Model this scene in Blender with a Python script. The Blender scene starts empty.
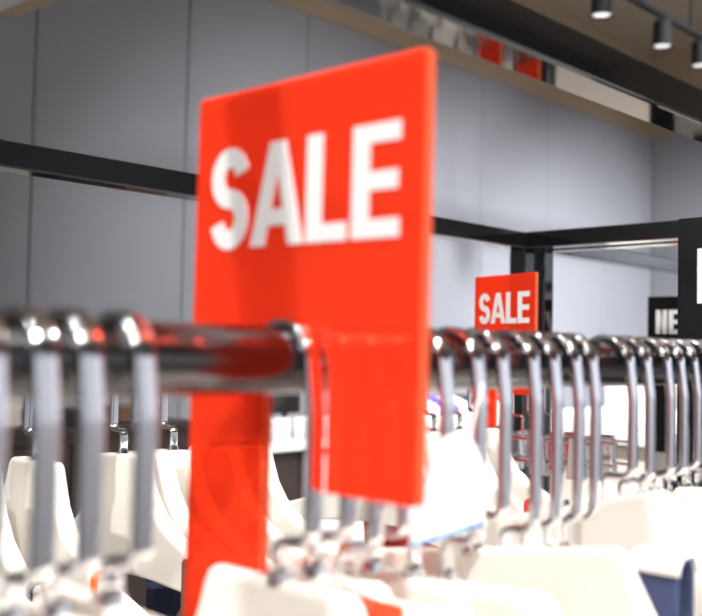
import bpy, bmesh, math, random
from math import sin, cos, pi, radians, atan
from mathutils import Vector, Matrix, Euler
random.seed(7)
S = bpy.context.scene
COL = S.collection
EYE = 1.45

# ------------------------------------------------------------------ materials
def mat(name, col, rough=.5, metal=0., spec=.5, bump=0., bscale=60., ior=None, coat=0., emit=None, estr=0.,
        trans=0., var=0., vscale=8., alpha=1.):
    m = bpy.data.materials.new(name); m.use_nodes = True
    nt = m.node_tree; b = nt.nodes['Principled BSDF']
    b.inputs['Base Color'].default_value = (*col, 1)
    b.inputs['Roughness'].default_value = rough
    b.inputs['Metallic'].default_value = metal
    b.inputs['Specular IOR Level'].default_value = spec
    b.inputs['Coat Weight'].default_value = coat
    b.inputs['Transmission Weight'].default_value = trans
    if ior: b.inputs['IOR'].default_value = ior
    if emit:
        b.inputs['Emission Color'].default_value = (*emit, 1)
        b.inputs['Emission Strength'].default_value = estr
    tc = nt.nodes.new('ShaderNodeTexCoord')
    if var:
        n = nt.nodes.new('ShaderNodeTexNoise'); n.inputs['Scale'].default_value = vscale
        nt.links.new(tc.outputs['Object'], n.inputs['Vector'])
        r = nt.nodes.new('ShaderNodeMapRange')
        r.inputs['To Min'].default_value = 1 - var; r.inputs['To Max'].default_value = 1 + var
        nt.links.new(n.outputs['Fac'], r.inputs['Value'])
        h = nt.nodes.new('ShaderNodeHueSaturation'); h.inputs['Color'].default_value = (*col, 1)
        nt.links.new(r.outputs['Result'], h.inputs['Value'])
        nt.links.new(h.outputs['Color'], b.inputs['Base Color'])
    if bump:
        n = nt.nodes.new('ShaderNodeTexNoise'); n.inputs['Scale'].default_value = bscale
        n.inputs['Detail'].default_value = 4
        nt.links.new(tc.outputs['Object'], n.inputs['Vector'])
        bp = nt.nodes.new('ShaderNodeBump'); bp.inputs['Strength'].default_value = bump
        bp.inputs['Distance'].default_value = .002
        nt.links.new(n.outputs['Fac'], bp.inputs['Height'])
        nt.links.new(bp.outputs['Normal'], b.inputs['Normal'])
    return m

def acrylic(name, col, tint, clear, rough=.12, transl=.35):
    m = mat(name, col, rough, spec=.4); nt = m.node_tree
    b = nt.nodes['Principled BSDF']; out = nt.nodes['Material Output']
    tl = nt.nodes.new('ShaderNodeBsdfTranslucent'); tl.inputs['Color'].default_value = (*col, 1)
    tp = nt.nodes.new('ShaderNodeBsdfTransparent'); tp.inputs['Color'].default_value = (*tint, 1)
    m1 = nt.nodes.new('ShaderNodeMixShader'); m1.inputs[0].default_value = transl
    m2 = nt.nodes.new('ShaderNodeMixShader'); m2.inputs[0].default_value = clear
    nt.links.new(b.outputs[0], m1.inputs[1]); nt.links.new(tl.outputs[0], m1.inputs[2])
    nt.links.new(m1.outputs[0], m2.inputs[1]); nt.links.new(tp.outputs[0], m2.inputs[2])
    nt.links.new(m2.outputs[0], out.inputs['Surface'])
    return m

M = dict(
    chrome=mat('chrome', (.86, .86, .88), .07, 1.),
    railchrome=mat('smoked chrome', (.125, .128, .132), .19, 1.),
    hookchrome=mat('hook chrome', (.9, .9, .93), .1, 1.),
    blackgloss=mat('black gloss lacquer', (.004, .004, .0045), .05, spec=.5, ior=2.15, bump=.012, bscale=300),
    red=acrylic('red acrylic', (1., .092, .031), (1, .2, .08), .52),
    red_edge_glow=acrylic('red acrylic cut edge glow', (1., .26, .11), (1, .3, .12), .2, .3, .6),  # edge glow put into the colour, a lighter orange than the plate
    white=mat('white print', (.74, .73, .735), .4),
    blacksign=mat('black acrylic', (.006, .006, .007), .12),
    cream=mat('cream plastic', (.86, .825, .765), .38, var=.03, vscale=20),
    garm_dark=mat('charcoal fabric', (.03, .03, .033), .9, bump=.4, bscale=700),
    garm_navy=mat('navy fabric', (.035, .05, .12), .85, bump=.4, bscale=700),
    garm_white=mat('white fabric', (.8, .8, .8), .9, bump=.4, bscale=700),
    garm_brown=mat('brown fabric', (.13, .07, .05), .9, bump=.4, bscale=700),
    garm_red=mat('red fabric', (.6, .03, .02), .9, bump=.4, bscale=700),
    garm_purple=mat('violet fabric', (.12, .08, .35), .9, bump=.4, bscale=700),
    orange=mat('orange strap', (.9, .2, .03), .7),
    paper=mat('white paper', (.66, .69, .74), .6),
    blueink=mat('blue printed edge', (.1, .3, .6), .6),
    redtag=mat('red paper', (.9, .07, .02), .5),
    panel=mat('grey wall panel', (.288, .292, .315), .45, var=.02, vscale=2),
    seam=mat('panel joint', (.2, .2, .215), .6),
    brown=mat('taupe paint', (.40, .30, .205), .7),
    ceil=mat('dark taupe ceiling', (.28, .22, .16), .8),
    floor=mat('pale stone floor', (.5, .48, .45), .35, var=.08, vscale=3),
    blackm=mat('matt black metal', (.006, .006, .006), .75, spec=.2),
    lens=mat('lamp lens', (.9, .9, .9), .4, emit=(1, .93, .88), estr=.6),
    seam2=mat('charcoal paint', (.03, .028, .026), .8),
    soffit=mat('pale soffit panel', (.6, .58, .55), .6),
    counter=mat('white counter laminate', (.8, .8, .79), .3),
    darkwood=mat('dark brown wood', (.03, .02, .017), .4, var=.2, vscale=30),
    screen=mat('dark screen', (.02, .015, .016), .12),
    clear=mat('clear plastic', (.95, .95, .95), .08, trans=.45, ior=1.3),
    greym=mat('grey metal', (.4, .4, .42), .35, .6),
    tan=mat('tan board', (.55, .42, .3), .6),
    mauve=mat('mauve grey laminate', (.66, .58, .52), .5),
    globe=mat('pearl white glass', (.85, .85, .84), .12, coat=.5),
)

# ------------------------------------------------------------------ helpers
def put(name, bm, m, parent=None, smooth=False, bevel=0., seg=2, loc=None, rot=None):
    bmesh.ops.recalc_face_normals(bm, faces=bm.faces)
    me = bpy.data.meshes.new(name); bm.to_mesh(me); bm.free()
    for mm in (m if isinstance(m, (list, tuple)) else [m]): me.materials.append(mm)
    if smooth:
        for p in me.polygons: p.use_smooth = True
    o = bpy.data.objects.new(name, me); COL.objects.link(o)
    if parent: o.parent = parent
    if loc: o.location = loc
    if rot: o.rotation_euler = rot
    if bevel:
        d = o.modifiers.new('bevel', 'BEVEL'); d.width = bevel; d.segments = seg
        d.limit_method = 'ANGLE'; d.angle_limit = radians(35)
        d.harden_normals = False
    return o
def tag(o, label=None, cat=None, group=None, kind=None):
    if label: o['label'] = label
    if cat: o['category'] = cat
    if group: o['group'] = group
    if kind: o['kind'] = kind
    return o
def thing(name, loc, rot=(0, 0, 0)):
    o = bpy.data.objects.new(name, None); COL.objects.link(o)
    o.empty_display_size = .05; o.location = loc; o.rotation_euler = rot
    return o
def dup(root, loc, rot=None):
    r = root.copy(); COL.objects.link(r); r.location = loc
    if rot: r.rotation_euler = rot
    for ch in list(root.children):
        c = ch.copy(); COL.objects.link(c); c.parent = r
        for g in list(ch.children):
            d = g.copy(); COL.objects.link(d); d.parent = c
    return r
def box(bm, x0, x1, y0, y1, z0, z1):
    v = [bm.verts.new((x, y, z)) for x in (x0, x1) for y in (y0, y1) for z in (z0, z1)]
    for f in ((0, 1, 3, 2), (4, 6, 7, 5), (0, 4, 5, 1), (2, 3, 7, 6), (0, 2, 6, 4), (1, 5, 7, 3)):
        bm.faces.new([v[i] for i in f])
    return bm
def B(*a): return box(bmesh.new(), *a)
def extr(bm, pts, x0, x1, edge_mat=0):
    """polygon given as (y,z), extruded along x"""
    a = [bm.verts.new((x0, y, z)) for y, z in pts]; b = [bm.verts.new((x1, y, z)) for y, z in pts]
    bm.faces.new(a); bm.faces.new(b[::-1]); n = len(pts)
    for i in range(n):
        f = bm.faces.new((a[i], a[(i + 1) % n], b[(i + 1) % n], b[i])); f.material_index = edge_mat
    return bm
def cyl(bm, p0, p1, r0, r1=None, n=24, cap=True):
    r1 = r0 if r1 is None else r1
    p0, p1 = Vector(p0), Vector(p1); d = (p1 - p0).normalized()
    u = d.orthogonal().normalized(); w = d.cross(u)
    A = [bm.verts.new(p0 + (u * cos(2 * pi * i / n) + w * sin(2 * pi * i / n)) * r0) for i in range(n)]
    C = [bm.verts.new(p1 + (u * cos(2 * pi * i / n) + w * sin(2 * pi * i / n)) * r1) for i in range(n)]
    for i in range(n): bm.faces.new((A[i], A[(i + 1) % n], C[(i + 1) % n], C[i]))
    if cap: bm.faces.new(A[::-1]); bm.faces.new(C)
    return bm
def lathe(bm, prof, n=20):
    rows = [[bm.verts.new((r * cos(2 * pi * i / n), r * sin(2 * pi * i / n), z)) for i in range(n)] for r, z in prof]
    for a, b in zip(rows, rows[1:]):
        for i in range(n): bm.faces.new((a[i], a[(i + 1) % n], b[(i + 1) % n], b[i]))
    bm.faces.new(rows[0][::-1]); bm.faces.new(rows[-1])
    return bm
def fillet(pts, rads, n=6):
    """round the inner corners of an open polyline"""
    out = [Vector(pts[0])]
    for i in range(1, len(pts) - 1):
        p, q, s = Vector(pts[i - 1]), Vector(pts[i]), Vector(pts[i + 1]); r = rads[i - 1]
        if r <= 0: out.append(q); continue
        a = (p - q).normalized(); c = (s - q).normalized()
        ang = a.angle(c); t = r / math.tan(ang / 2)
        cen = q + (a + c).normalized() * (r / sin(ang / 2))
        s0 = q + a * t - cen; s1 = q + c * t - cen
        for k in range(n + 1):
            f = k / n
            v = s0.lerp(s1, f); out.append(cen + v.normalized() * r)
    out.append(Vector(pts[-1])); return out
def sweep_band(bm, path, wx, t, ch=.25):
    """band following a (y,z) path, section wx along x by t across, rounded corners"""
    hx, ht = wx / 2, t / 2; c = min(hx, ht) * ch * 2
    sec = []
    for sx, sy, a0 in ((1, 1, 0), (-1, 1, 90), (-1, -1, 180), (1, -1, 270)):
        for k in range(4):
            a = radians(a0 + 30 * k)
            sec.append((sx * (hx - c) + c * cos(a), sy * (ht - c) + c * sin(a)))
    rows = []
    P = [Vector((p[0], p[1])) for p in path]
    for i, p in enumerate(P):
        d = (P[min(i + 1, len(P) - 1)] - P[max(i - 1, 0)]).normalized(); nrm = Vector((-d.y, d.x))
        rows.append([bm.verts.new((sx, p.x + nrm.x * st, p.y + nrm.y * st)) for sx, st in sec])
    n = len(sec)
    for a, b in zip(rows, rows[1:]):
        for i in range(n): bm.faces.new((a[i], a[(i + 1) % n], b[(i + 1) % n], b[i]))
    bm.faces.new(rows[0][::-1]); bm.faces.new(rows[-1])
    return bm
def ribbon(bm, pts, w, x0, x1):
    """flat stroke of width w along (y,z) points, as a thin solid"""
    P = [Vector(p) for p in pts]; L, Rr = [], []
    for i, p in enumerate(P):
        if 0 < i < len(P) - 1:
            d0 = (p - P[i - 1]).normalized(); d1 = (P[i + 1] - p).normalized(); d = (d0 + d1).normalized()
        else: d = (P[min(i + 1, len(P) - 1)] - P[max(i - 1, 0)]).normalized()
        n = Vector((-d.y, d.x)); L.append(p + n * w / 2); Rr.append(p - n * w / 2)
    for i in range(len(P) - 1):
        extr(bm, [tuple(L[i]), tuple(L[i + 1]), tuple(Rr[i + 1]), tuple(Rr[i])], x0, x1)
    return bm

# ------------------------------------------------------------------ room
def struct(name, bm, m, **k):
    return tag(put(name, bm, m, **k), kind='structure')
XW0, XW1, YW0, YW1, HC, HP = -4.0, 8.72, -4.2, 4.4, 4.3, 3.52
struct('floor', B(XW0, XW1, YW0, YW1, -.05, 0), M['floor'])
struct('ceiling', B(XW0, XW1, YW0, YW1, HC, HC + .05), M['ceil'])
PW = .206 * 4.4
def panel_wall(name, axis, fixed, sgn, lo, hi, start, HP=HP, pm='panel', um='brown'):
    """grey boards with dark joints, taupe band above"""
    bm = bmesh.new(); x = start
    while x > lo: x -= PW
    while x < hi:
        a, b = max(x, lo) + .004, min(x + PW, hi) - .004
        if b > a:
            if axis == 'x': box(bm, a, b, fixed, fixed + sgn * .02, 0, HP)
            else: box(bm, fixed, fixed + sgn * .02, a, b, 0, HP)
        x += PW
    w = struct(name, bm, M[pm], bevel=.003, seg=1)
    o = (.012, .08)
    if axis == 'x': bk = B(lo, hi, min(fixed + sgn * o[0], fixed + sgn * o[1]), max(fixed + sgn * o[0], fixed + sgn * o[1]), 0, HC)
    else: bk = B(min(fixed + sgn * o[0], fixed + sgn * o[1]), max(fixed + sgn * o[0], fixed + sgn * o[1]), lo, hi, 0, HC)
    put('backing', bk, M['seam'], w)
    if axis == 'x': up = B(lo, hi, min(fixed, fixed + sgn * .02), max(fixed, fixed + sgn * .02), HP + .004, HC)
    else: up = B(min(fixed, fixed + sgn * .02), max(fixed, fixed + sgn * .02), lo, hi, HP + .004, HC)
    put('upper_band', up, M[um], w)
    return w
panel_wall('wall_back', 'x', YW1, 1, XW0, XW1, .75 * 4.4)
panel_wall('wall_right', 'y', XW1, 1, YW0, YW1, YW1)
panel_wall('wall_left', 'y', XW0, -1, YW0, YW1, YW1)
panel_wall('wall_front', 'x', YW0, -1, XW0, XW1, 0, 2.4, 'counter', 'seam2')
so = struct('trim_1', B(1.0, 2.28, 2.4, 4.39, 2.99, 3.3), M['brown'], bevel=.01)
put('soffit_panel', B(1.1, 2.16, 2.5, 4.3, 2.975, 2.99), M['soffit'], so)
struct('baseboard_back', B(XW0, XW1, YW1 - .015, YW1, 0, .1), M['seam'])

# ------------------------------------------------------------------ clothing racks
T0, T1 = 1.628, 1.6555                        # underside / top of the upper tubes
FRONT_Y, REAR_Y, RAIL_Z, RAIL_R = .299, .823, 1.4457, .0135
def rack(x0, x1, label, ends):
    r = thing('clothing_rack', ((x0 + x1) / 2, .65, 0))
    ox, oy = r.location.x, r.location.y
    def pb(name, m, a, bev=.0022):
        x_0, x_1, y_0, y_1, z_0, z_1 = a
        return put(name, B(x_0 - ox, x_1 - ox, y_0 - oy, y_1 - oy, z_0, z_1), m, r, bevel=bev, seg=2)
    pb('top_tube', M['blackgloss'], (x0, x1, .327, .358, T0, T1))
    pb('top_tube', M['blackgloss'], (x0, x1, .941, .972, T0, T1))
    for i, xe in enumerate((x0, x1)):
        s = 1 if i == 0 else -1
        a, b = sorted((xe, xe + s * .030))
        pb('end_beam', M['blackgloss'], (a, b, .358, .941, T0, T1))
        pb('base_bar', M['blackgloss'], (a, b, .358, .941, .03, .06))
        for y in (.327, .941):
            p = pb('post', M['blackgloss'], (a, b, y, y + .031, .012, T0))
            put('foot', cyl(bmesh.new(), ((a + b) / 2 - ox, y + .0155 - oy, 0), ((a + b) / 2 - ox, y + .0155 - oy, .012), .018), M['greym'], p)
        for y, py in ((FRONT_Y, .327), (REAR_Y, .941)):
            bk = cyl(bmesh.new(), ((a + b) / 2 - ox, y - oy, RAIL_Z), ((a + b) / 2 - ox, py + .002 - oy, RAIL_Z), .009)
            put('rail_bracket', bk, M['chrome'], r, smooth=False)
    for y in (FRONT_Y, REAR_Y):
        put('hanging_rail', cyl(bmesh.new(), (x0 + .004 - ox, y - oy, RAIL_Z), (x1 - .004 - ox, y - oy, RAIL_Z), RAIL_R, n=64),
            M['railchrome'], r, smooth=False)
    tag(r, label, 'clothes rack')
    return r
for o in (rack(-1.1, 1.443, 'black gloss clothing rack with chrome hanging rails, the near one carrying the big red sign', 0),
          rack(1.473, 3.3, 'black gloss clothing rack behind, joined end to end past the double corner post', 0)):
    for c in o.children:
        if c.name.startswith('hanging_rail') or c.name.startswith('rail_bracket'):
            for p in c.data.polygons: p.use_smooth = len(p.vertices) == 4

# ------------------------------------------------------------------ signs
def arc(cy, cz, r, a0, a1, n=12):
    return [(cy + r * cos(radians(a0 + (a1 - a0) * i / n)), cz + r * sin(radians(a0 + (a1 - a0) * i / n))) for i in range(n + 1)]
SIGN_PTS = (arc(.0662, .1156, .002, 0, 90, 4) + arc(-.0645, .1156, .002, 90, 180, 4) +
            arc(-.0645, -.0497, .002, 180, 270, 4) + [(-.0195, -.0517)] +
            arc(-.0005, -.0051, .0189, 180, 0, 18) + [(.0184, -.172)] + arc(.0662, -.170, .002, 270, 360, 4))
LT, LB = .0922, .0480                          # cap line / base line above rail axis
def letter(ch, yl, yr, x0, x1, w=.0086):
    """yl = far (picture-left) edge, yr = near edge, local y decreases to the right"""
    bm = bmesh.new(); h = w / 2
    if ch == 'S':
        cy, ry = (yl + yr) / 2, (yl - yr) / 2 - h
        zm = (LT + LB) / 2; rz = (LT - LB + .0012) / 4 - h / 2
        zt, zb = zm + rz, zm - rz; pts = []
        for i in range(15):
            a = radians(10 + 255 * i / 14 * 1.0)
            a = radians(12 + (270 - 12) * i / 14)
            pts.append((cy - ry * cos(a), zt + rz * sin(a)))
        for i in range(1, 15):
            a = radians(90 - (270 - 12) * i / 14)
            pts.append((cy - ry * cos(a), zb + rz * sin(a)))
        ribbon(bm, pts, w, x0, x1)
    elif ch == 'A':
        c = (yl + yr) / 2; k = w * 1.02; tp = w * .55
        def xl(z): return yl + (c + tp - yl) * (z - LB) / (LT - LB)
        def xi(z): return (yl - k) + (c - (yl - k)) * (z - LB) / (LT - .012 - LB)
        z1, z2, za = LB + .0085, LB + .0155, LT - .012
        m_ = lambda v: 2 * c - v
        extr(bm, [(yl, LB), (yl - k, LB), (xi(z1), z1), (m_(xi(z1)), z1), (yr + k, LB), (yr, LB), (m_(xl(z2)), z2), (xl(z2), z2)], x0, x1)
        extr(bm, [(xl(z2), z2), (xi(z2), z2), (c, za), (m_(xi(z2)), z2), (m_(xl(z2)), z2), (c - tp, LT), (c + tp, LT)], x0, x1)
    elif ch in 'LE':
        a, b = yl - w * 1.05, w * .85; zm = (LB + LT) / 2 - h * .85
        if ch == 'L': q = [(yl, LB), (yr, LB), (yr, LB + b), (a, LB + b), (a, LT), (yl, LT)]
        else: q = [(yl, LB), (yr, LB), (yr, LB + b), (a, LB + b), (a, zm), (yr + .001, zm), (yr + .001, zm + b), (a, zm + b),
                   (a, LT - b), (yr, LT - b), (yr, LT), (yl, LT)]
        extr(bm, q, x0, x1)
    elif ch == 'N':
        e = w * 1.25
        extr(bm, [(yl, LB), (yl - w, LB), (yl - w, LT - e), (yr + w, LB), (yr, LB), (yr, LT), (yr + w, LT), (yr + w, LB + e), (yl - w, LT), (yl, LT)], x0, x1)
    elif ch == 'W':
        q = (yl - yr) / 4; k = w * .95; d = w * .9
        extr(bm, [(yl, LT), (yl - q, LB), (yl - q - k * .3, LB), (yl - 2 * q, LT - d - .006), (yr + q + k * .3, LB), (yr + q, LB), (yr, LT), (yr + k, LT),
                  (yr + q + k * .2, LB + d + .006), (yl - 2 * q - k * .4, LT), (yl - 2 * q + k * .4, LT), (yl - q - k * .2, LB + d + .006), (yl - k, LT)], x0, x1)
    return bm
def sign(name, text, spans, m, me, loc, rz, label, group, lean=0):
    r = thing(name, loc, (0, 0, rz))
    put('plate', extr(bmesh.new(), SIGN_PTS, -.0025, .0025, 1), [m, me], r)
    for ch, (yl, yr) in zip(text, spans):
        put('letter', letter(ch, yl, yr, -.0031, -.0025), M['white'], r)
    r.rotation_euler[0] = lean
    tag(r, label, 'sign', group); return r
SALE = ((.0570, .0318), (.0296, -.0030), (-.0046, -.0276), (-.0304, -.0550))
NEW = ((.0515, .0295), (.0260, .0040), (.0015, -.0570))
big = sign('sale_sign', 'SALE', SALE, M['red'], M['red_edge_glow'], (.2849, .2993, RAIL_Z), 0,
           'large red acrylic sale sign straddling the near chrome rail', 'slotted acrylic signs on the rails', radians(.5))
small = sign('sale_sign', 'SALE', SALE, M['red'], M['red_edge_glow'], (1.188, REAR_Y, RAIL_Z), -radians(16),
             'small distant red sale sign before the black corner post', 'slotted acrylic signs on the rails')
sign('new_sign', 'NEW', NEW, M['blacksign'], M['blacksign'], (.776, FRONT_Y, RAIL_Z), 0,
     'tall black sign at the right edge of the photo, on the near chrome rail', 'slotted acrylic signs on the rails')
sign('new_sign', 'NEW', NEW, M['blacksign'], M['blacksign'], (1.755, REAR_Y, RAIL_Z), 0,
     'black sign in the background lettered white, partly behind the taller black sign', 'slotted acrylic signs on the rails')

# ------------------------------------------------------------------ hangers
def hook_path(side, zj, zb, yo=.0178):
    """side -1: the long leg comes down on the near side of the rail, +1: on the far side"""
    r = .0137 + .0016; pts = []
    for i in range(29):
        a = radians(-25 + 205 * i / 28)
        pts.append((cos(a) * r * -side, sin(a) * r))
    tail = fillet([(pts[-1][0], pts[-1][1]), (side * yo, -.02), (side * yo, zj), (0, zj), (0, zb)], (.03, .006, .005), 7)
    return pts[:-1] + [(v.x, v.y) for v in tail]
def body_outline(w):
    r = [(w - .006, 0), (w - .002, -.0015), (w, -.006), (w + .004, -.018), (w + .011, -.036), (w + .024, -.054), (w + .046, -.071),
         (w + .08, -.088), (.150 + w * .3, -.102), (.185 + w * .3, -.113), (.196 + w * .3, -.122), (.198 + w * .3, -.134), (.190 + w * .3, -.142),
         (.15 + w * .3, -.130), (w + .07, -.120), (w + .02, -.114), (.03, -.112)]
    return r + [(-a, b) for a, b in r[::-1]]
def make_hanger(name, side, zj, ztop, w, thick, half=None):
    r = thing(name, (0, 0, 0))
    hk = sweep_band(bmesh.new(), hook_path(side, zj, ztop - .012), .0084, .0034)
    put('hook', hk, M['hookchrome'], r, smooth=True)
    b = put('body', extr(bmesh.new(), body_outline(w), -thick / 2, thick / 2), M['cream'], r, bevel=.0035, seg=3,
            loc=(0, 0, ztop))
    for p in b.data.polygons: p.use_smooth = False
    put('collar', cyl(bmesh.new(), (0, 0, -.002), (0, 0, .0035), .0058, .0048), M['hookchrome'], b)
    return r
protos = {}
def near_hanger(X, label, group, tilt=0, drop=0, w=.05, shift=0):
    key = (drop, w)
    if key not in protos: o = protos[key] = make_hanger('coat_hanger', -1, -.0655 - drop * .8, -.0800 - drop, w, .0100); o.location = (X, FRONT_Y, RAIL_Z)
    else: o = dup(protos[key], (X, FRONT_Y, RAIL_Z))
    turn(o, tilt, 0, shift); tag(o, label, 'hanger', group)
def turn(o, tilt, yaw, shift=0):
    for c in o.children:
        if c.name.startswith('body'): c.rotation_euler = (radians(tilt), 0, radians(yaw)); c.location.y = shift * cos(radians(tilt)); c.location.z += shift * sin(radians(tilt))
hr = make_hanger('coat_hanger', 1, -.0765, -.0985, .036, .018)
def far_hanger(X, label, group, tilt=0, yaw=0, first=[]):
    if first: o = dup(hr, (X, REAR_Y, RAIL_Z))
    else: o = hr; o.location = (X, REAR_Y, RAIL_Z); first.append(1)
    turn(o, tilt, yaw); tag(o, label, 'hanger', group)
ORD = ['first', 'second', 'third', 'fourth', 'fifth', 'sixth', 'seventh', 'eighth', 'ninth', 'tenth', 'eleventh', 'twelfth',
       'thirteenth', 'fourteenth', 'fifteenth', 'sixteenth', 'seventeenth', 'eighteenth', 'nineteenth', 'twentieth']
GF, GR = 'cream hangers on the near chrome rail', 'cream hangers on the far chrome rail'
near_hanger(.2772, 'cream hanger on the near rail touching the large red sign from the left', GF, 0, .008, .044)
for i, X in enumerate([.1976, .1769, .1608, .1435]):
    near_hanger(X, 'blurred cream hanger on the near rail, %s left of the bare rail stretch' % ORD[i], GF, (2, -3, 1, 3)[i], .004, .04)
right = [(.297, -2, .008, .04), (.314, 3, .016, .05), (.333, 0, .012, .05), (.3612, 0, .0185, .07), (.3865, -3, .0245, .06), (.407, -8.5, .012, .084),
         (.4343, -3, .0245, .05), (.4540, -6, .0245, .05), (.4760, -2, .0245, .05), (.4935, -4, .0245, .05),
         (.5360, -15, 0, .072, .03), (.5572, -3, .006, .05), (.5840, -5, .004, .05), (.6026, 2, .004, .05), (.6228, -4, 0, .05), (.645, 0, .004, .05), (.664, -2, .004, .05)]
for i, (X, t, d, w, *sh) in enumerate(right):
    near_hanger(X, 'cream hanger on the near chrome rail, %s to the right of the large red sign' % ORD[i], GF, t, d, w, *sh)
rear = [.36, .405, .462, .553, .578, .612, .665, .706, .945, .985, 1.03, 1.085, 1.13]
for i, X in enumerate(rear):
    far_hanger(X, 'cream hanger on the far chrome rail, %s from the left end of that row' % ORD[i], GR, random.uniform(-4, 4), random.uniform(-2, 2))
# chrome clip hangers at the far end of that row
ch = thing('clip_hanger', (0, 0, 0))
put('hook', sweep_band(bmesh.new(), hook_path(1, -.085, -.117), .004, .003), M['hookchrome'], ch, smooth=True)
for z in (-.118, -.150): put('bar', cyl(bmesh.new(), (0, -.13, z), (0, .13, z), .0022), M['hookchrome'], ch)
for y in (-.09, -.03, .04, .1):
    c = put('clip', extr(bmesh.new(), [(y - .010, -.110), (y + .010, -.110), (y + .014, -.168), (y - .014, -.168)], -.006, .006), M['hookchrome'], ch, bevel=.0015)
    put('clip_spring', cyl(bmesh.new(), (-.008, y, -.130), (.008, y, -.130), .0035), M['hookchrome'], c)
for i, X in enumerate([1.235, 1.275, 1.32]):
    o = ch if i == 0 else dup(ch, (0, 0, 0)); o.location = (X, REAR_Y, RAIL_Z)
    tag(o, 'chrome clip hanger on the far rail by the corner post, %s past the small sign' % ORD[i], 'hanger', 'chrome clip hangers')

# ------------------------------------------------------------------ camisoles hung by their straps
def make_top(name, m, strap_m, thick, ztop):
    r = thing(name, (0, 0, 0)); bm = bmesh.new(); N = 24; zs = (-.23, -.30, -.42, -.62)
    rows = []
    for s in (-1, 1):
        g = []
        for k, z in enumerate(zs):
            row = []
            for i in range(N + 1):
                y = -.17 + .34 * i / N; yy = y * (1, .9, .86, 1.05)[k]
                neck = .035 * cos(pi * y / .34) ** 2 * -1 if k == 0 else 0
                if k == 0 and abs(abs(y) - .115) < .03: neck += .03 * (1 - abs(abs(y) - .115) / .03)
                row.append(bm.verts.new((s * (.004 + .006 * min(1, k)) + .004 * sin(y * 60) * min(1, k), yy, z + neck)))
            g.append(row)
        rows.append(g)
    for g in rows:
        for a, b in zip(g, g[1:]):
            for i in range(N): bm.faces.new((a[i], a[i + 1], b[i + 1], b[i]))
    for k in range(len(zs) - 1):
        for e in (0, N): bm.faces.new((rows[0][k][e], rows[0][k + 1][e], rows[1][k + 1][e], rows[1][k][e]))
    for k in (0, -1):
        for i in range(N): bm.faces.new((rows[0][k][i], rows[0][k][i + 1], rows[1][k][i + 1], rows[1][k][i]))
    put('garment_body', bm, m, r, smooth=True)
    for y in (-.115, .115):
        h = thick / 2 + .0012; zt = ztop - .0845
        path = [(-h, -.235), (-h, zt + .0), (-h * .7, zt + .004), (h * .7, zt + .004), (h, zt), (h, -.235)]
        b = sweep_band(bmesh.new(), path, .009, .0014)
        for v in b.verts: v.co.x, v.co.y = v.co.y, v.co.x
        put('strap', b, strap_m, r, smooth=False, loc=(0, y, 0))
    return r
tops = [('garm_dark', 'orange', .462, REAR_Y, 'charcoal strappy top with orange straps on the far rail at the left'),
        ('garm_dark', 'garm_dark', .405, REAR_Y, 'plain charcoal strappy top on the far rail at the left edge'),
        ('garm_brown', 'garm_brown', .553, REAR_Y, 'brown strappy top on the far rail left of the red sign'),
        ('garm_navy', 'garm_navy', .706, REAR_Y, 'navy strappy top on the far rail seen beneath the red sign'),
        ('garm_red', 'garm_red', 1.085, REAR_Y, 'red strappy top on the far rail below the small sale sign'),
        ('garm_navy', 'garm_navy', .6026, FRONT_Y, 'navy strappy top on the near rail at lower right'),
        ('garm_dark', 'orange', .1769, FRONT_Y, 'blurred charcoal top with orange straps on the near rail at lower left')]
for gm, sm, X, Y, lab in tops:
    fr = Y == FRONT_Y
    t = make_top('strappy_top', M[gm], M[sm], .0100 if fr else .018, -.080 if fr else -.0985)
    t.location = (X, Y, RAIL_Z); tag(t, lab, 'garment', 'strappy tops on the hangers')

sc = thing('dark_gap_cloth', (.4935, FRONT_Y, RAIL_Z))  # made-up cloth, stands in for the dark gap between hangers
def drape(y0, y1, zt, zb, h, t=.004):
    b = sweep_band(bmesh.new(), [(-h, zb), (-h, zt - .006), (-h * .6, zt), (h * .6, zt), (h, zt - .006), (h, zb)], y1 - y0, t)
    for v in b.verts: v.co.x, v.co.y = v.co.y, v.co.x + (y0 + y1) / 2
    return b
put('cloth', drape(-.070, -.046, -.100, -.42, .0085), M['garm_navy'], sc, smooth=True)
put('white_border', drape(-.072, -.044, -.097, -.106, .0110, .003), M['garm_white'], sc, smooth=True)
tag(sc, 'navy scarf with white top border, added for the dark gap by a near cream hanger at lower right', 'textile')
# ------------------------------------------------------------------ swing tags
def sheet(name, pts, t, m, parent=None):
    """thin folded paper from a 3-D outline in the order round the edge"""
    bm = bmesh.new(); P = [Vector(p) for p in pts]
    n = (P[1] - P[0]).cross(P[2] - P[0]).normalized() * t
    a = [bm.verts.new(p) for p in P]; b = [bm.verts.new(p + n) for p in P]
    bm.faces.new(a); bm.faces.new(b[::-1])
    for i in range(len(P)): bm.faces.new((a[i], a[(i + 1) % len(P)], b[(i + 1) % len(P)], b[i]))
    return put(name, bm, m, parent)
pt = thing('price_tag', (.3865, .272, 1.43))
def rel(*ps): return [(x * .935 - .3865, y - .272, EYE - (EYE - z) * .915 - 1.43) for x, y, z in ps]
sheet('tag_panel', rel((.360, .266, 1.410), (.384, .268, 1.414), (.397, .262, 1.385), (.381, .258, 1.371), (.336, .262, 1.366)), .0006, M['paper'], pt)
sheet('folded_flap', rel((.336, .262, 1.366), (.345, .270, 1.405), (.352, .269, 1.388), (.360, .267, 1.400), (.360, .266, 1.410)), .0006, M['paper'], pt)
sheet('printed_edge', rel((.336, .2615, 1.3655), (.381, .2575, 1.3705), (.381, .2575, 1.3690), (.336, .2615, 1.3640)), .0006, M['blueink'], pt)
put('cord', cyl(bmesh.new(), (-.028, -.005, -.018), (0, .0080, .006), .0007, n=8), M['white'], pt)
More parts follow.
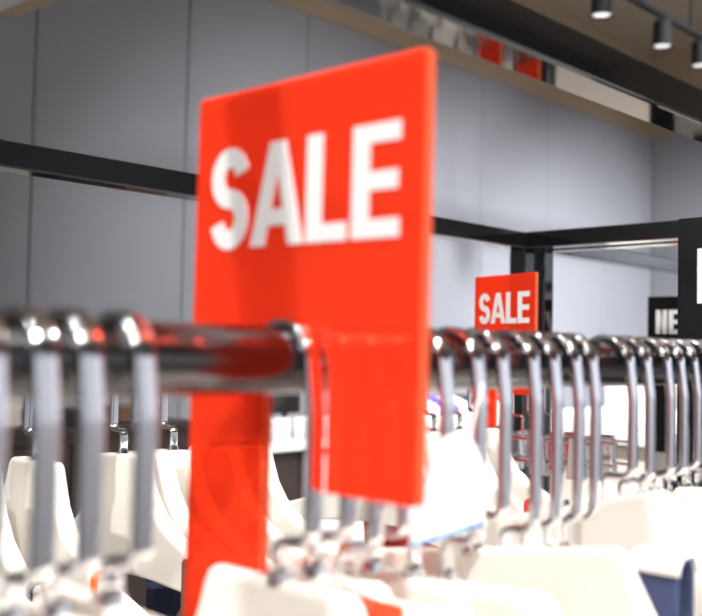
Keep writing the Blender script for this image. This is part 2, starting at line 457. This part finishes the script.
tag(pt, 'folded white paper tag hanging by a hook right of the large red sign', 'tag')

rt = thing('price_ticket', (.2970, FRONT_Y - .035, RAIL_Z - .10))
put('card', B(-.0062, -.0052, -.018, .008, -.055, .009), M['redtag'], rt, bevel=.0003)
put('string', cyl(bmesh.new(), (-.0057, -.002, .006), (-.0040, .0345, .0215), .0006, n=8), M['white'], rt)
tag(rt, 'red price ticket at the bottom of the photo, right of the red sign', 'tag')
# ------------------------------------------------------------------ shop fittings behind the racks
ct = thing('display_counter', (3.5, 3.35, -.055))
put('worktop', B(-.66, .9, -.2, .2, 1.07, 1.11), M['counter'], ct, bevel=.004)
put('cabinet', B(-.62, -.42, -.16, .18, .055, 1.07), M['darkwood'], ct)
put('leg', B(-.44, -.42, -.19, -.17, .055, 1.07), M['greym'], ct)
put('front_panel', B(-.42, .88, -.17, .18, .3, 1.07), M['counter'], ct)
tag(ct, 'white display counter with a dark cabinet end seen through the slot of the red sign', 'counter')
mo = thing('monitor', (3.17, 3.42, 1.055))
put('screen', B(-.10, .09, -.012, .012, .10, .24), M['screen'], mo, bevel=.003)
put('stand', lathe(bmesh.new(), [(.06, 0), (.06, .006), (.012, .01), (.012, .12)]), M['blackm'], mo)
tag(mo, 'small dark screen standing on the white counter', 'monitor')
jar0 = thing('clear_jar', (0, 0, 0))
put('jar', lathe(bmesh.new(), [(.028, 0), (.033, .004), (.033, .075), (.028, .08), (.026, .08), (.03, .074), (.03, .006), (.001, .005)]), M['clear'], jar0, smooth=True)
put('lid', lathe(bmesh.new(), [(.029, .081), (.034, .082), (.034, .094), (.03, .097)]), M['counter'], jar0)
for i, (x, y) in enumerate([(2.90, 3.2), (2.98, 3.22), (3.06, 3.2), (3.14, 3.22), (3.22, 3.2)]):
    j = jar0 if i == 0 else dup(jar0, (0, 0, 0))
    j.location = (x, y, 1.055)
    tag(j, 'clear jar with white lid on the white counter, %s from the left' % ORD[i], 'jar', 'clear jars on the counter')
cab = thing('display_cabinet', (1.8, 3.5, 0))
put('carcass', B(-.85, .78, -.18, .2, 0, 1.12), M['darkwood'], cab, bevel=.004)
for x in (-.42, 0, .4): put('door', B(x - .2, x + .19, -.2, -.18, .1, 1.08), M['darkwood'], cab, bevel=.003)
put('top_board', B(-.87, .8, -.2, .22, 1.12, 1.15), M['darkwood'], cab, bevel=.004)
tag(cab, 'dark brown low cabinet far behind the hangers at the left', 'cabinet')
for i, (x, w, h, mk) in enumerate([(1.15, .2, .10, 'tan'), (1.45, .22, .06, 'garm_brown'), (1.75, .2, .12, 'cream'), (2.06, .24, .05, 'garm_dark'), (2.36, .2, .06, 'garm_brown')]):
    bm = bmesh.new(); n = max(2, int(h / .02))
    for k in range(n): box(bm, -w / 2 + .004 * (k % 2), w / 2 - .003 * (k % 3), -.1, .1, k * h / n + .001, (k + 1) * h / n)
    o = put('folded_clothes', bm, M[mk], bevel=.006, loc=(x, 3.5, 1.15))
    tag(o, '%s folded garments on the dark cabinet, %s pile from the left' % (dict(tan='tan', garm_brown='brown', cream='cream', garm_dark='charcoal')[mk], ORD[i]), 'clothes', 'folded piles on the dark cabinet')
sh = thing('display_table', (4.0, 1.95, 0))
put('top', B(-1.1, 1.3, -.5, .5, 1.17, 1.205), M['counter'], sh, bevel=.004)
put('body', B(-1.06, 1.25, -.46, .46, .08, 1.17), M['mauve'], sh)
put('plinth', B(-1.0, 1.2, -.42, .42, 0, .08), M['seam'], sh)
tag(sh, 'white topped display table with mauve sides seen under the near rail at right', 'table')
for i, (x, w, h, mk) in enumerate([(4.05, .14, .10, 'cream'), (4.26, .12, .08, 'greym'), (4.46, .14, .12, 'tan'), (4.68, .12, .07, 'garm_purple'), (4.9, .16, .11, 'cream')]):
    bm = B(-w / 2, w / 2, -.07, .07, 0, h); o = thing('storage_box', (x, 2.15, 1.205))
    put('box', bm, M[mk], o, bevel=.003); put('lid', B(-w / 2 - .003, w / 2 + .003, -.073, .073, h, h + .02), M['counter'], o, bevel=.002)
    tag(o, '%s storage box with white lid on the mauve display table, %s from the left' % (dict(cream='cream', greym='grey', tan='tan', garm_purple='violet')[mk], ORD[i]), 'box', 'boxes on the display table')
for i, x in enumerate((4.40, 4.52)):
    o = thing('glass_ornament', (x, 1.72, 1.205))
    put('globe', lathe(bmesh.new(), [(.012, 0)] + [(.045 * sin(radians(a)), .045 - .045 * cos(radians(a))) for a in range(16, 172, 12)] + [(.006, .09)]), M['globe'], o, smooth=True)
    put('cap', cyl(bmesh.new(), (0, 0, .088), (0, 0, .1), .012), M['greym'], o)
    tag(o, ('left' if i == 0 else 'right') + ' one of two pearl glass balls on the display table', 'ornament', 'glass balls on the display table')
# a short rack of dresses far behind, glimpsed between the hooks
dr = thing('dress_rail', (3.75, 2.78, 0))
put('rail', cyl(bmesh.new(), (-.5, 0, 1.32), (.5, 0, 1.32), .012), M['chrome'], dr)
for x in (-.49, .49):
    put('upright', cyl(bmesh.new(), (x, 0, .02), (x, 0, 1.33), .014), M['chrome'], dr)
    put('foot', B(x - .02, x + .02, -.22, .22, 0, .02), M['chrome'], dr, bevel=.004)
tag(dr, 'low chrome dress rail in the background between the hooks', 'clothes rack')
cols = [('garm_white', 'white'), ('garm_purple', 'violet'), ('cream', 'cream'), ('garm_dark', 'charcoal'), ('garm_white', 'white'), ('garm_red', 'red'), ('garm_white', 'white'), ('tan', 'tan')]
for i, (mk, cn) in enumerate(cols):
    d = thing('dress', (3.32 + .12 * i, 2.78, 1.32)); bm = bmesh.new(); rows = []
    for z, hw, th in ((-.06, .035, .012), (-.10, .17, .02), (-.3, .15, .03), (-.55, .14, .03), (-1.1, .23, .045)):
        rows.append([bm.verts.new((th * sin(a) * (1 + .25 * sin(5 * a)), hw * cos(a), z)) for a in [2 * pi * k / 28 for k in range(28)]])
    for a, b in zip(rows, rows[1:]):
        for k in range(28): bm.faces.new((a[k], a[(k + 1) % 28], b[(k + 1) % 28], b[k]))
    bm.faces.new(rows[0][::-1]); bm.faces.new(rows[-1])
    put('cloth', bm, M[mk], d, smooth=True)
    put('hook', sweep_band(bmesh.new(), [(.0138 * cos(radians(a)), .0138 * sin(radians(a))) for a in range(-20, 190, 15)] + [(-.012, -.012), (0, -.025), (0, -.062)], .003, .003), M['chrome'], d, smooth=True)
    tag(d, '%s dress on the low chrome rail, %s from its left end' % (cn, ORD[i]), 'dress', 'dresses on the low rail')

# ------------------------------------------------------------------ track lights
LY = 2.4
tr = thing('light_track', (5.2, LY, 0))
put('track', B(-2.2, 2.6, -.018, .018, 3.228, 3.258), M['blackm'], tr, bevel=.003)
for x in (-2.0, 0, 2.4): put('drop_rod', cyl(bmesh.new(), (x, 0, 3.255), (x, 0, HC), .008), M['blackm'], tr)
tag(tr, 'black lighting track hung from the ceiling at top right', 'light')
def spotlight(name, loc, target, watts, ang=60, blend=.6, rad=.045, col=(1, .96, .9)):
    L = bpy.data.lights.new(name, 'SPOT'); L.energy = watts; L.spot_size = radians(ang); L.spot_blend = blend
    L.shadow_soft_size = rad; L.color = col
    o = bpy.data.objects.new(name, L); COL.objects.link(o); o.location = loc
    o.rotation_euler = (Vector(target) - Vector(loc)).to_track_quat('-Z', 'Y').to_euler()
    return o
lamp0 = None
for i, x in enumerate((4.23, 4.86, 5.32)):
    if lamp0 is None:
        lamp0 = thing('track_spotlight', (0, 0, 0))
        put('housing', lathe(bmesh.new(), [(.03, .235), (.052, .225), (.056, .2), (.058, .03), (.066, 0), (.058, .0), (.05, .03)], 28), M['blackm'], lamp0, smooth=False)
        put('lens', lathe(bmesh.new(), [(.0505, .012), (.0505, .018)], 28), M['lens'], lamp0)
        put('stem', cyl(bmesh.new(), (0, 0, .235), (0, 0, .26), .012), M['blackm'], lamp0)
        l = lamp0
    else: l = dup(lamp0, (0, 0, 0))
    l.location = (x, LY, 3.075); l.scale = (.85, .85, .6)
    tag(l, 'black track spotlight near the ceiling, %s from the left' % ORD[i], 'light', 'spotlights on the black track')
    spotlight('track_beam', (x, LY, 3.065), (x - .2, LY - .5, 0), 170, 85)

# ------------------------------------------------------------------ lighting of the shop and added fill lamps
WARM = (1, .97, .93)
for p, t, w, a in [((-1.4, -1.5, 3.4), (.5, .4, 1.4), 350, 50), ((-.4, -1.9, 3.4), (.5, .5, 1.4), 270, 50), ((.9, -1.4, 3.4), (.7, .5, 1.35), 260, 60),
                   ((2.2, -.7, 3.4), (.9, .6, 1.35), 160, 60), ((.6, 1.0, 3.6), (.6, .6, 1.3), 60, 60), ((1.6, .8, 3.6), (1.3, .7, 1.3), 60, 60),
                   ((1.1, .9, 3.6), (3.0, 1.8, .95), 950, 50), ((1.9, 1.7, 3.7), (3.15, 3.2, 1.0), 420, 45),  # these two added to brighten the table and counter
                   ((-1.6, .6, 3.4), (.25, .45, 1.45), 240, 42)]:
    spotlight('shop_and_fill_spot', p, t, w, a, col=WARM)
# wall washers, then added area fills
def area(name, loc, target, watts, sx, sy, col=(1, .97, .93)):
    L = bpy.data.lights.new(name, 'AREA'); L.shape = 'RECTANGLE'; L.size = sx; L.size_y = sy; L.energy = watts; L.color = col
    o = bpy.data.objects.new(name, L); COL.objects.link(o); o.location = loc
    o.rotation_euler = (Vector(target) - Vector(loc)).to_track_quat('-Z', 'Y').to_euler()
for x, w in ((4.0, 800), (5.6, 1350), (7.4, 1500)):
    spotlight('wall_washer', (x - .8, .4, 4.1), (x + .5, 4.4, 1.0), w, 62, 1., .15, (.93, .95, 1))
for y in (-2.6, .2): area('wall_fill', (7.9, y, 3.0), (8.7, y, 1.2), 75, 1.2, .15, (.9, .92, 1))  # unseen area lamps added to brighten the walls mirrored in the chrome
area('wall_fill', (-3.2, 1.5, 2.9), (-4, 1.5, 1.2), 60, 1.2, .15)
for x in (-2, 1, 4, 7):
    area('wall_fill', (x, -3.2, 2.9), (x, -4.2, 1.2), 26, 1.2, .15, (.82, .88, 1))  # added fill on the unseen front wall, for the hook reflections
W = bpy.data.worlds.new('World'); S.world = W; W.use_nodes = True
W.node_tree.nodes['Background'].inputs[0].default_value = (.2, .2, .22, 1)
W.node_tree.nodes['Background'].inputs[1].default_value = .3

# ------------------------------------------------------------------ camera
cam = bpy.data.cameras.new('camera'); co = bpy.data.objects.new('camera', cam); COL.objects.link(co)
yaw, pitch, roll = radians(43.5), atan(43 / 1000), radians(1.15)
f0 = Vector((cos(yaw), sin(yaw), 0)); r0 = Vector((sin(yaw), -cos(yaw), 0)); Zv = Vector((0, 0, 1))
F = f0 * cos(pitch) + Zv * sin(pitch); U0 = Zv * cos(pitch) - f0 * sin(pitch)
Rv = r0 * cos(roll) + U0 * sin(roll); U = U0 * cos(roll) - r0 * sin(roll)
mw = Matrix((Rv, U, -F)).transposed().to_4x4(); mw.translation = (0, 0, EYE)
co.matrix_world = mw
cam.sensor_width = 36; cam.lens = 1000 / 702 * 36; cam.clip_start = .01
cam.dof.use_dof = True; cam.dof.focus_distance = .95; cam.dof.aperture_fstop = 7.6
S.camera = co
S.view_settings.view_transform = 'Standard'; S.view_settings.look = 'None'
S.view_settings.gamma = 1; S.view_settings.use_curve_mapping = False
S.view_settings.exposure = 0
